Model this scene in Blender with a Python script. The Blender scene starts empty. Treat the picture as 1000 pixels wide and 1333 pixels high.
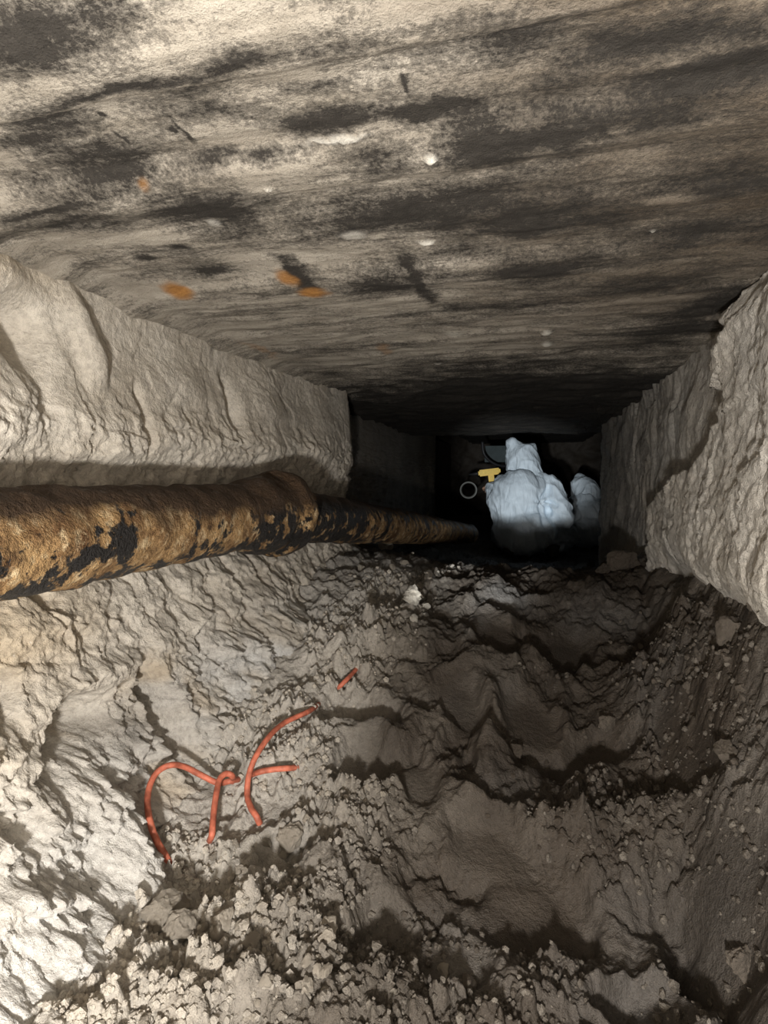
import bpy, bmesh, math, random
import numpy as np
from mathutils import Vector, Matrix

rnd = random.Random(7)
CAMZ = 0.52                      # height of the lens above the lowest dirt
F_PX, CX, CY = 740.0, 500.0, 666.5
YAW = math.atan(190.0 / F_PX)
PITCH = math.atan((CY - 620.0) / F_PX)

# ------------------------------------------------------------------ camera, world, lights, exposure
scene = bpy.context.scene
COL = scene.collection
cam_data = bpy.data.cameras.new('camera')
cam_data.sensor_fit = 'VERTICAL'
cam_data.sensor_height = 36.0
cam_data.sensor_width = 27.0
cam_data.lens = 36.0 * F_PX / 1333.0
cam_data.clip_start = 0.02
cam_data.clip_end = 60
cam = bpy.data.objects.new('camera', cam_data)
cam.location = (0, 0, CAMZ)
cam.rotation_euler = (math.pi / 2 - PITCH, 0, YAW)
COL.objects.link(cam)
scene.camera = cam

world = bpy.data.worlds.new('world')
scene.world = world
world.use_nodes = True
bg = world.node_tree.nodes['Background']
bg.inputs[0].default_value = (0.9, 0.95, 1.0, 1)
bg.inputs[1].default_value = 0.0


def lamp(name, loc, power, radius, color):
    d = bpy.data.lights.new(name, 'POINT')
    d.energy = power
    d.shadow_soft_size = radius
    d.color = color
    o = bpy.data.objects.new(name, d)
    o.location = loc
    COL.objects.link(o)
    return o


lamp('work_light', (-0.03, -0.20, CAMZ - 0.20), 46.0, 0.03, (1.0, 0.96, 0.91))
lamp('fill_light', (-0.05, -0.12, CAMZ + 0.02), 0.8, 0.05, (1.0, 0.955, 0.90))  # added fill beside the lens, no real lamp; lifts the shaded parts
spot = bpy.data.lights.new('worker_spot_light', 'SPOT')  # added spot that brightens the workers; stands for no known lamp
spot.energy = 330
spot.spot_size = math.radians(15.5)
spot.spot_blend = 0.7
spot.shadow_soft_size = 0.03
spot.color = (0.92, 0.97, 1.0)
spot_o = bpy.data.objects.new('worker_spot_light', spot)
spot_o.location = (-0.14, -0.15, CAMZ - 0.245)
spot_o.rotation_euler = (Vector((-0.08, 3.9, CAMZ + 0.03)) - Vector(spot_o.location)).to_track_quat('-Z', 'Y').to_euler()
COL.objects.link(spot_o)

scene.view_settings.view_transform = 'Standard'
scene.view_settings.look = 'None'
scene.view_settings.gamma = 1.0
scene.view_settings.use_curve_mapping = False
scene.view_settings.exposure = 0.0

# ------------------------------------------------------------------ geometry of the sight lines (planning helper)
_fw = np.array([-math.sin(YAW) * math.cos(PITCH), math.cos(YAW) * math.cos(PITCH), -math.sin(PITCH)])
_rt = np.array([math.cos(YAW), math.sin(YAW), 0.0])
_up = np.cross(_rt, _fw)


def ray(px, py):
    return _fw + _rt * (px - CX) / F_PX - _up * (py - CY) / F_PX


def at(px, py, axis, val):
    """Point (lens-relative metres) where the sight line through a pixel meets axis = val."""
    v = ray(px, py)
    return v * (val / v[axis])


# ------------------------------------------------------------------ noise
_rs = np.random.RandomState(3)
_perm = np.concatenate([_rs.permutation(256)] * 3).astype(np.int32)
_g = _rs.normal(size=(256, 3)).astype(np.float32)
_g /= np.linalg.norm(_g, axis=1)[:, None]
_rand = _rs.rand(256, 6).astype(np.float32)


def perlin(x, y, z):
    xi = np.floor(x).astype(np.int32); yi = np.floor(y).astype(np.int32); zi = np.floor(z).astype(np.int32)
    xf = (x - xi).astype(np.float32); yf = (y - yi).astype(np.float32); zf = (z - zi).astype(np.float32)
    u = xf * xf * xf * (xf * (xf * 6 - 15) + 10)
    v = yf * yf * yf * (yf * (yf * 6 - 15) + 10)
    w = zf * zf * zf * (zf * (zf * 6 - 15) + 10)
    out = np.zeros_like(xf)
    for dx in (0, 1):
        wx = u if dx else 1 - u
        for dy in (0, 1):
            wy = v if dy else 1 - v
            for dz in (0, 1):
                wz = w if dz else 1 - w
                h = _perm[_perm[_perm[(xi + dx) & 255] + ((yi + dy) & 255)] + ((zi + dz) & 255)]
                g = _g[h]
                out += wx * wy * wz * (g[:, 0] * (xf - dx) + g[:, 1] * (yf - dy) + g[:, 2] * (zf - dz))
    return out


def fbm(x, y, z, octv=4, gain=0.5, lac=2.03):
    a, s, out = 1.0, 1.0, 0
    for k in range(octv):
        out = out + a * perlin(x * s + 17.3 * k, y * s - 9.1 * k, z * s + 4.7 * k)
        a *= gain; s *= lac
    return out


def ridged(x, y, z, octv=4, gain=0.5):
    a, s, out = 1.0, 1.0, 0
    for k in range(octv):
        n = 1 - np.abs(perlin(x * s + 31.7 * k, y * s + 5.3 * k, z * s - 8.9 * k)) * 2
        out = out + a * n * n
        a *= gain; s *= 2.1
    return out


def cells(x, y, seed=0):
    """Nearest jittered cell: distances F1, F2, offset to the cell centre, four random numbers of the cell."""
    xi = np.floor(x).astype(np.int32); yi = np.floor(y).astype(np.int32)
    f1 = np.full(x.shape, 9.0, np.float32); f2 = f1.copy()
    ox = np.zeros_like(f1); oy = np.zeros_like(f1); hid = np.zeros(x.shape, np.int32)
    for dx in (-1, 0, 1):
        for dy in (-1, 0, 1):
            h = _perm[_perm[(xi + dx + seed * 37) & 255] + ((yi + dy + seed * 11) & 255)]
            cx = x - (xi + dx + _rand[h, 0]); cy = y - (yi + dy + _rand[h, 1])
            d = np.sqrt(cx * cx + cy * cy).astype(np.float32)
            n = d < f1
            f2 = np.where(n, f1, np.minimum(f2, d))
            f1 = np.where(n, d, f1); ox = np.where(n, cx, ox); oy = np.where(n, cy, oy); hid = np.where(n, h, hid)
    return f1, f2, ox, oy, _rand[hid]


def facets(x, y, seed, tilt=0.5, step=0.35):
    f1, f2, ox, oy, r = cells(x, y, seed)
    return (r[:, 2] - 0.5) * step + ((r[:, 3] - 0.5) * ox + (r[:, 4] - 0.5) * oy) * tilt, f2 - f1


def crumbs(x, y, seed, fill=0.75):
    """Rounded lumps of all sizes: height field of hemispheres on a jittered grid."""
    xi = np.floor(x).astype(np.int32); yi = np.floor(y).astype(np.int32)
    out = np.zeros(x.shape, np.float32)
    for dx in (-1, 0, 1):
        for dy in (-1, 0, 1):
            h = _perm[_perm[(xi + dx + seed * 37) & 255] + ((yi + dy + seed * 11) & 255)]
            cx = x - (xi + dx + _rand[h, 0]); cy = y - (yi + dy + _rand[h, 1])
            a = _rand[h, 3] * 3.14
            ux = cx * np.cos(a) + cy * np.sin(a); uy = (-cx * np.sin(a) + cy * np.cos(a)) * (1 + 0.8 * _rand[h, 4])
            rr = (0.2 + 0.55 * _rand[h, 2] ** 2) * (_rand[h, 5] < fill)
            q = np.clip(1 - (ux * ux + uy * uy) / np.maximum(rr * rr, 1e-6), 0, 1)
            out = np.maximum(out, rr * np.sqrt(q))
    return out


def sst(a, b, x):
    t = np.clip((x - a) / (b - a), 0, 1)
    return t * t * (3 - 2 * t)


def gauss(x, y, cx, cy, sx, sy, rot=0.0, p=2.0):
    c, s = math.cos(rot), math.sin(rot)
    u = ((x - cx) * c + (y - cy) * s) / sx
    v = (-(x - cx) * s + (y - cy) * c) / sy
    return np.exp(-(u * u + v * v) ** (p / 2))


# ------------------------------------------------------------------ object helpers
def tag(o, label=None, cat=None, group=None, kind=None):
    if label: o['label'] = label
    if cat: o['category'] = cat
    if group: o['group'] = group
    if kind: o['kind'] = kind
    return o


def empty(name, loc, rot=(0, 0, 0)):
    o = bpy.data.objects.new(name, None)
    o.location = loc
    o.rotation_euler = rot
    o.empty_display_size = 0.05
    COL.objects.link(o)
    return o


def link(name, me, mat=None, parent=None, smooth=True):
    o = bpy.data.objects.new(name, me)
    COL.objects.link(o)
    if mat: me.materials.append(mat)
    if smooth: me.polygons.foreach_set('use_smooth', np.ones(len(me.polygons), bool))
    if parent: o.parent = parent
    return o


def grid_mesh(name, P, nu, nv, attrs, flip=False):
    """P is (nu*nv, 3), u the slow index."""
    me = bpy.data.meshes.new(name)
    i = np.arange(nu * nv, dtype=np.int32).reshape(nu, nv)
    q = np.stack([i[:-1, :-1], i[1:, :-1], i[1:, 1:], i[:-1, 1:]], -1).reshape(-1, 4)
    if flip: q = q[:, ::-1]
    me.vertices.add(len(P)); me.vertices.foreach_set('co', P.astype(np.float32).ravel())
    n = len(q)
    me.loops.add(n * 4); me.loops.foreach_set('vertex_index', np.ascontiguousarray(q).ravel())
    me.polygons.add(n); me.polygons.foreach_set('loop_start', np.arange(0, n * 4, 4, dtype=np.int32))
    me.update(calc_edges=True)
    for k, v in attrs.items():
        a = me.attributes.new(k, 'FLOAT', 'POINT')
        a.data.foreach_set('value', v.astype(np.float32))
    return me


def spacing(segs):
    """segs: list of (start, end, count, log?)"""
    out = []
    for a, b, n, lg in segs:
        out.append(np.geomspace(a, b, n, endpoint=False) if lg else np.linspace(a, b, n, endpoint=False))
    out.append([segs[-1][1]])
    return np.concatenate(out)


# ------------------------------------------------------------------ materials
class NT:
    def __init__(s, name, rough=0.9, spec=0.2):
        s.m = bpy.data.materials.new(name)
        s.m.use_nodes = True
        s.t = s.m.node_tree
        s.b = s.t.nodes['Principled BSDF']
        s.b.inputs['Roughness'].default_value = rough
        s.b.inputs['Specular IOR Level'].default_value = spec
        s.tc = s.n('ShaderNodeTexCoord')

    def n(s, kind, **kw):
        nd = s.t.nodes.new(kind)
        for k, v in kw.items(): setattr(nd, k, v)
        return nd

    def l(s, a, b): s.t.links.new(a, b)

    def mapping(s, scale=(1, 1, 1), rot=(0, 0, 0)):
        m = s.n('ShaderNodeMapping')
        m.inputs['Scale'].default_value = scale
        m.inputs['Rotation'].default_value = rot
        s.l(s.tc.outputs['Object'], m.inputs['Vector'])
        return m.outputs[0]

    def noise(s, scale, detail=5, rough=0.6, vec=None, dist=0.0):
        n = s.n('ShaderNodeTexNoise')
        n.inputs['Scale'].default_value = scale
        n.inputs['Detail'].default_value = detail
        n.inputs['Roughness'].default_value = rough
        n.inputs['Distortion'].default_value = dist
        s.l(vec or s.tc.outputs['Object'], n.inputs['Vector'])
        return n.outputs['Fac']

    def voro(s, scale, vec=None, feature='F1'):
        n = s.n('ShaderNodeTexVoronoi', feature=feature)
        n.inputs['Scale'].default_value = scale
        s.l(vec or s.tc.outputs['Object'], n.inputs['Vector'])
        return n.outputs['Distance']

    def attr(s, name):
        return s.n('ShaderNodeAttribute', attribute_name=name).outputs['Fac']

    def ramp(s, fac, stops):
        r = s.n('ShaderNodeValToRGB')
        e = r.color_ramp.elements
        while len(e) > len(stops): e.remove(e[-1])
        while len(e) < len(stops): e.new(0.5)
        for k, (p, c) in enumerate(stops):
            e[k].position = p
            e[k].color = (c, c, c, 1) if isinstance(c, (int, float)) else (*c, 1)
        s.l(fac, r.inputs[0])
        return r.outputs[0]

    def math(s, op, a, b=None, clamp=False):
        m = s.n('ShaderNodeMath', operation=op, use_clamp=clamp)
        for i, v in enumerate((a, b)):
            if v is None: continue
            if isinstance(v, (int, float)): m.inputs[i].default_value = v
            else: s.l(v, m.inputs[i])
        return m.outputs[0]

    def mix(s, fac, a, b, blend='MIX'):
        m = s.n('ShaderNodeMix', data_type='RGBA', blend_type=blend)
        for i, v in ((0, fac), (6, a), (7, b)):
            if isinstance(v, (int, float)): m.inputs[i].default_value = v
            elif isinstance(v, tuple): m.inputs[i].default_value = (*v, 1)
            else: s.l(v, m.inputs[i])
        return m.outputs[2]

    def bump(s, height, dist, strength=1.0, prev=None):
        b = s.n('ShaderNodeBump')
        b.inputs['Strength'].default_value = strength
        b.inputs['Distance'].default_value = dist
        s.l(height, b.inputs['Height'])
        if prev is not None: s.l(prev, b.inputs['Normal'])
        return b.outputs[0]

    def out(s, color=None, normal=None, rough=None):
        if color is not None:
            if isinstance(color, tuple): s.b.inputs['Base Color'].default_value = (*color, 1)
            else: s.l(color, s.b.inputs['Base Color'])
        if normal is not None: s.l(normal, s.b.inputs['Normal'])
        if rough is not None: s.l(rough, s.b.inputs['Roughness'])
        return s.m


def dirt_material(name, fine=1.0):
    """Chalky earth; 'tone' 0 = dry pale, 1 = damp brown, on the walls also painted-in shade; 'grey' pulls towards bluish grey; 'ochre' to yellow."""
    k = NT(name, 0.92, 0.15)
    mott = k.noise(9, 6, 0.65)
    fine_n = k.noise(120, 4, 0.7)
    grain = k.noise(520, 3, 0.7)
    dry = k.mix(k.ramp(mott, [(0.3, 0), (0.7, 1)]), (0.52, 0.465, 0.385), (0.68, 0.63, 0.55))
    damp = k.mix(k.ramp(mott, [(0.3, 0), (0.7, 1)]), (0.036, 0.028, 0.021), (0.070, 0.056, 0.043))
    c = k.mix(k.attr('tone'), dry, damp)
    c = k.mix(k.attr('grey'), c, (0.56, 0.565, 0.56))
    c = k.mix(k.attr('ochre'), c, (0.46, 0.33, 0.17))
    c = k.mix(k.ramp(fine_n, [(0.35, 0.35), (0.6, 0.0)]), c, k.mix(k.attr('tone'), (0.12, 0.10, 0.085), (0.02, 0.016, 0.012)))
    c = k.mix(k.ramp(k.noise(230, 2, 0.6), [(0.66, 0.0), (0.74, 0.4)]), c, k.mix(k.attr('tone'), (0.66, 0.62, 0.56), (0.16, 0.135, 0.11)))
    nrm = k.bump(fine_n, 0.006 * fine, 0.8)
    nrm = k.bump(grain, 0.002 * fine, 0.8, nrm)
    k.b.inputs['Specular IOR Level'].default_value = 0.3
    return k.out(c, nrm, k.ramp(k.attr('tone'), [(0.3, 0.93), (1.0, 0.55)]))


M_DIRT = dirt_material('earth')
M_WALL = dirt_material('hacked_limestone', 0.8)


def ceiling_material():
    k = NT('stained_concrete', 0.88, 0.2)
    stretched = k.mapping((1.2, 4.0, 4.0))
    mott = k.noise(7, 8, 0.7, stretched, 0.3)
    streak = k.noise(14, 7, 0.7, k.mapping((0.6, 7.0, 7.0)), 0.2)
    speck = k.noise(210, 5, 0.8)
    pale = k.mix(k.ramp(mott, [(0.3, 0), (0.7, 1)]), (0.27, 0.24, 0.195), (0.52, 0.475, 0.405))
    c = k.mix(k.attr('brown'), pale, (0.105, 0.078, 0.053))
    st = k.math('ADD', k.attr('stain_shade'), k.math('MULTIPLY', k.math('SUBTRACT', streak, 0.5), 0.8))
    st = k.math('ADD', st, k.math('MULTIPLY', k.math('SUBTRACT', k.noise(22, 7, 0.75), 0.5), 1.3))
    st = k.math('ADD', st, k.math('MULTIPLY', k.math('SUBTRACT', speck, 0.5), 1.5))
    st = k.ramp(st, [(0.22, 0), (0.45, 0.55), (0.80, 1)])
    c = k.mix(st, c, k.mix(k.noise(90, 3), (0.018, 0.016, 0.014), (0.06, 0.054, 0.047)))
    c = k.mix(k.attr('rust'), c, k.mix(k.noise(150, 3), (0.25, 0.10, 0.03), (0.52, 0.27, 0.08)))
    c = k.mix(k.attr('fleck'), c, (0.72, 0.69, 0.62))
    h = k.math('ADD', k.noise(130, 6, 0.72), k.math('MULTIPLY', streak, 0.4))
    nrm = k.bump(h, 0.006, 0.55)
    nrm = k.bump(k.noise(620, 2, 0.6), 0.0012, 0.8, nrm)
    return k.out(c, nrm)


M_CEIL = ceiling_material()


def pipe_material():
    k = NT('rusted_cast_iron', 0.62, 0.35)
    n1 = k.noise(16, 7, 0.7, None, 0.6)
    n2 = k.noise(60, 5, 0.7)
    n3 = k.noise(9, 4, 0.6, k.mapping((1, 1, 1)), 0.4)
    c = k.mix(k.ramp(n1, [(0.38, 0), (0.60, 1)]), (0.13, 0.062, 0.022), (0.46, 0.29, 0.13))
    c = k.mix(k.ramp(n2, [(0.52, 0), (0.68, 0.9)]), c, (0.72, 0.56, 0.34))
    c = k.mix(k.ramp(n2, [(0.3, 0.8), (0.45, 0)]), c, (0.06, 0.028, 0.012))
    tar = k.math('ADD', k.attr('tar'), k.math('MULTIPLY', k.math('SUBTRACT', k.noise(34, 5, 0.65), 0.5), 2.6))
    tar = k.math('ADD', tar, k.math('MULTIPLY', k.math('SUBTRACT', n3, 0.5), 1.2))
    tar = k.ramp(tar, [(0.42, 0), (0.55, 1)])
    c = k.mix(tar, c, (0.016, 0.014, 0.013))
    top = k.ramp(k.math('ADD', k.attr('crust_shade'), k.math('MULTIPLY', k.math('SUBTRACT', n1, 0.5), 1.2)), [(0.1, 0), (0.8, 1)])
    c = k.mix(top, c, k.mix(k.noise(70, 4), (0.028, 0.016, 0.009), (0.095, 0.055, 0.027)))  # dark top: crust with shade painted in, as if lit from below
    h = k.math('ADD', k.noise(45, 6, 0.7), k.math('MULTIPLY', k.noise(170, 4, 0.7), 0.6))
    nrm = k.bump(h, 0.018, 0.95)
    return k.out(c, nrm, k.ramp(tar, [(0, 0.75), (1, 0.42)]))


M_PIPE = pipe_material()


def suit_material():
    k = NT('white_coverall_fabric', 0.55, 0.35)
    h = k.noise(16, 3, 0.5, k.mapping((1.8, 1.0, 0.5)), 0.9)
    nrm = k.bump(h, 0.025, 0.5)
    nrm = k.bump(k.noise(900, 2), 0.0004, 0.5, nrm)
    c = k.mix(k.ramp(k.noise(8, 4), [(0.35, 0), (0.8, 0.35)]), (0.74, 0.84, 0.92), (0.50, 0.56, 0.60))
    return k.out(c, nrm)


M_SUIT = suit_material()


def plain(name, col, rough=0.6, var=0.25, scale=60, bump=0.0008, spec=0.3):
    k = NT(name, rough, spec)
    n = k.noise(scale, 4)
    c = k.mix(k.ramp(n, [(0.3, 0), (0.7, 1)]), tuple(v * (1 - var) for v in col), tuple(min(1, v * (1 + var)) for v in col))
    return k.out(c, k.bump(n, bump, 0.6))


M_SKIN = plain('skin', (0.45, 0.26, 0.18), 0.55, 0.1)
M_BOOT = plain('rubber_boot', (0.05, 0.045, 0.04), 0.6)
M_MASK = plain('dust_mask', (0.6, 0.6, 0.58), 0.8, 0.05)
M_EYE = plain('eye', (0.03, 0.02, 0.015), 0.2, 0.05)
M_CORD = plain('orange_cord_jacket', (0.43, 0.125, 0.075), 0.55, 0.45, 70, 0.0012)
M_YELLOW = plain('yellow_plastic', (0.85, 0.56, 0.03), 0.4, 0.12)
M_BLACK = plain('black_rubber', (0.02, 0.02, 0.022), 0.5)
M_PVC = plain('pale_pvc', (0.20, 0.20, 0.185), 0.5, 0.1)
M_BOARD = plain('grey_blue_sheet', (0.045, 0.06, 0.062), 0.7, 0.2, 20)


def stone_material(name, a, b):
    k = NT(name, 0.92, 0.15)
    n = k.noise(60, 5, 0.65)
    c = k.mix(k.ramp(n, [(0.3, 0), (0.7, 1)]), a, b)
    nrm = k.bump(n, 0.006, 0.8)
    nrm = k.bump(k.noise(400, 3, 0.7), 0.0015, 0.8, nrm)
    return k.out(c, nrm)


M_PALE_STONE = stone_material('pale_limestone', (0.42, 0.37, 0.30), (0.60, 0.55, 0.47))
M_CLOD = stone_material('dry_earth_clod', (0.33, 0.285, 0.23), (0.52, 0.465, 0.39))
M_MID = stone_material('half_dry_earth_clod', (0.13, 0.108, 0.085), (0.24, 0.205, 0.168))
M_DAMP = stone_material('damp_earth_clod', (0.075, 0.06, 0.047), (0.14, 0.115, 0.09))

# ------------------------------------------------------------------ floor
# sight-line control points: (px, py, height relative to the lens)
CTRL_PX = [
    (500, 1333, -.49), (700, 1333, -.50), (850, 1333, -.49), (330, 1333, -.475), (600, 1150, -.465), (750, 1130, -.465),
    (700, 1000, -.43), (800, 1040, -.425), (520, 980, -.415), (600, 950, -.405), (760, 930, -.405), (700, 880, -.375),
    (600, 860, -.345), (650, 800, -.302), (760, 790, -.305), (720, 752, -.280), (640, 752, -.275), (570, 735, -.262),
    (835, 722, -.235), (920, 735, -.165), (1000, 745, -.125), (838, 850, -.36), (900, 880, -.30), (1000, 850, -.21),
    (1000, 1000, -.30), (930, 1000, -.365), (870, 990, -.40), (860, 1150, -.455), (1000, 1200, -.39), (930, 1250, -.465),
    (1000, 1333, -.42), (480, 722, -.25), (520, 760, -.285), (540, 797, -.315), (470, 800, -.30), (440, 890, -.375),
    (420, 960, -.40), (330, 1060, -.45), (380, 1100, -.455), (270, 1110, -.475), (230, 1150, -.485), (190, 1290, -.47),
    (260, 1230, -.465), (400, 1200, -.47),
]
CTRL = [tuple(at(px, py, 2, z)) for px, py, z in CTRL_PX] + [
    (-.1, .3, -.49), (.2, .3, -.46), (-.33, .28, -.45), (0, 0, -.50), (.28, 0, -.42), (-.4, 0, -.46), (0, -1, -.5), (-.45, -1, -.45), (.3, -1, -.45),
    (-.5, 2.1, -.30), (-.25, 2.1, -.35), (.05, 2.05, -.355), (.3, 2.1, -.33), (-.55, 2.7, -.42), (0, 2.6, -.46), (.32, 2.7, -.42),
    (-.5, 3.4, -.50), (0, 3.4, -.52), (.4, 3.4, -.52), (-.6, 4.4, -.53), (0, 4.3, -.525), (.45, 4.5, -.58), (.45, 5, -.58), (0, 5.2, -.53),
    (-.6, 7.5, -.5), (0, 7.5, -.5), (.7, 7.5, -.5), (.5, 1.0, -.04), (.5, 1.9, -.14), (-.7, 1.5, -.18), (-.6, .9, -.36)]
CTRL = np.array(CTRL)


def tps_fit(P, V, lam=2e-3):
    d = np.linalg.norm(P[:, None] - P[None], axis=-1)
    K = np.where(d > 0, d * d * np.log(np.maximum(d, 1e-9)), 0) + lam * np.eye(len(P))
    A = np.zeros((len(P) + 3,) * 2)
    A[:len(P), :len(P)] = K
    A[:len(P), len(P)] = 1; A[:len(P), len(P) + 1:] = P
    A[len(P):, :len(P)] = A[:len(P), len(P):].T
    return np.linalg.solve(A, np.concatenate([V, np.zeros(3)]))


_wf = tps_fit(CTRL[:, :2], CTRL[:, 2])


def floor_base(x, y):
    h = np.full(x.shape, _wf[-3]) + _wf[-2] * x + _wf[-1] * y
    for (cx, cy, _), w in zip(CTRL, _wf):
        d2 = (x - cx) ** 2 + (y - cy) ** 2 + 1e-12
        h = h + w * 0.5 * d2 * np.log(d2)
    return h


def on_floor(px, py, fn=None):
    """Where a sight line meets the floor: march, then bisect."""
    fn = fn or floor_base
    v = ray(px, py); v = v / v[1]
    ts = np.linspace(.3, 5, 1200)
    d = ts * v[2] - fn(ts * v[0], ts)
    i = int(np.argmax(d < 0)) or len(ts) - 1
    lo, hi = ts[i - 1], ts[i]
    for _ in range(12):
        m = .5 * (lo + hi)
        if m * v[2] - fn(np.array([m * v[0]]), np.array([m]))[0] < 0: hi = m
        else: lo = m
    return hi * v[0], hi


# hollows and mounds seen in the photo: (px, py, size across, size along, turn, height, edge sharpness)
FEAT = [
    (482, 985, .065, .040, .15, -.046, 3.5), (478, 945, .06, .022, .1, .016, 2), (508, 1192, .040, .034, 0, -.034, 4),
    (575, 1215, .05, .05, .2, -.016, 3), (362, 1118, .036, .026, .4, -.030, 4), (470, 918, .060, .030, .3, -.045, 3),
    (630, 1105, .085, .035, .15, -.030, 3), (690, 1165, .11, .045, .2, -.034, 2.5), (560, 905, .05, .05, .5, -.026, 2.5),
    (640, 955, .05, .035, .3, -.018, 3), (655, 985, .035, .02, .1, .022, 3), (745, 985, .095, .030, .25, -.050, 4),
    (800, 1010, .07, .035, .3, .022, 3), (930, 1240, .030, .050, .2, -.070, 3), (985, 1210, .03, .05, .3, .02, 3),
    (880, 935, .012, .075, -.1, -.016, 3), (600, 800, .09, .05, .6, -.030, 2.5), (720, 830, .08, .06, -.3, -.034, 3),
    (665, 855, .11, .028, .55, .026, 2), (770, 850, .05, .10, -.5, .020, 2), (630, 910, .10, .03, .5, .022, 2),
    (705, 790, .12, .05, .1, -.030, 3), (620, 770, .07, .05, .0, .020, 2), (540, 830, .05, .06, .7, .018, 2),
    (600, 1040, .07, .03, .2, .014, 2), (770, 1100, .06, .05, 0, .020, 2.5), (850, 1070, .05, .03, .4, .016, 3),
    (740, 1195, .03, .012, .6, -.018, 3), (870, 1230, .05, .03, .2, -.018, 3), (820, 1300, .09, .03, .2, .014, 4),
    (640, 1260, .07, .03, .1, .012, 3), (520, 1290, .05, .03, .3, .014, 3), (420, 1260, .05, .035, .3, .016, 2),
    (330, 1200, .05, .03, .2, .016, 2), (450, 1060, .05, .03, .2, .018, 2.5), (540, 1010, .03, .05, .2, .012, 3),
    (660, 1030, .07, .028, .2, -.022, 3), (590, 985, .03, .05, .4, -.018, 3), (835, 800, .012, .30, -.15, -.014, 3),
    (940, 830, .04, .06, .3, -.022, 3), (965, 905, .03, .05, .2, .018, 3), (890, 800, .05, .05, 0, .020, 3),
    (915, 1100, .05, .03, .4, -.018, 4), (300, 1290, .06, .03, .2, .018, 3), (260, 1190, .05, .02, .3, .016, 2),
]
FEAT_W = [(*on_floor(f[0], f[1]),) + f[2:] for f in FEAT]
# zones of loose crumbs: (px, py, across, along, weight)
ZONES = [(330, 1230, .16, .10, 1.0), (450, 1050, .10, .10, .8), (360, 980, .10, .12, .7), (250, 1290, .14, .08, 1.0), (450, 1290, .10, .07, .7),
         (800, 1050, .12, .09, .75), (930, 850, .12, .30, .85), (500, 790, .12, .35, .7), (650, 1240, .14, .05, .55), (980, 1050, .06, .1, .5),
         (560, 1290, .12, .05, .6), (900, 1290, .1, .05, .5), (740, 1010, .05, .03, .6), (250, 1120, .08, .05, .8), (820, 700, .15, .4, .5)]
ZONES_W = [(*on_floor(z[0], z[1]),) + z[2:] for z in ZONES]


def crumb_mask(x, y):
    m = np.zeros(x.shape)
    for cx, cy, sx, sy, w in ZONES_W: m = np.maximum(m, w * gauss(x, y, cx, cy, sx, sy))
    n = fbm(x * 9, y * 7, x * 0 + 3.3, 3)
    return np.clip(m * 1.15 + n * .6 + .16, 0, 1)


PRINTS = [(478, 990, .050, .040, .2, .030), (508, 1195, .034, .032, 0, .030), (360, 1120, .030, .026, .4, .022), (690, 1180, .070, .045, .3, .026),
          (590, 1240, .040, .035, .2, .018), (930, 1235, .028, .045, .3, .045), (640, 1090, .060, .040, -.3, .024), (600, 905, .045, .075, .4, .022),
          (735, 845, .055, .10, -.3, .026), (780, 975, .060, .045, .3, .030), (640, 815, .05, .10, .5, .022), (690, 930, .05, .07, .5, .018), (895, 1000, .028, .06, .2, .016),
          (870, 945, .016, .07, .0, .014), (960, 1110, .03, .05, .1, .018), (545, 1010, .03, .05, .3, .016), (850, 1310, .05, .03, .1, .016)]
PRINT_W, PRINT_G = [], {}
for px, py, sx, sy, rot, dep in PRINTS:
    qx, qy = on_floor(px, py)
    q = floor_base(np.array([qx, qx + .03, qx]), np.array([qy, qy, qy + .03]))
    PRINT_W.append((qx, qy, sx, sy, rot, dep, q[0])); PRINT_G[(qx, qy)] = ((q[1] - q[0]) / .03, (q[2] - q[0]) / .03)


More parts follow.
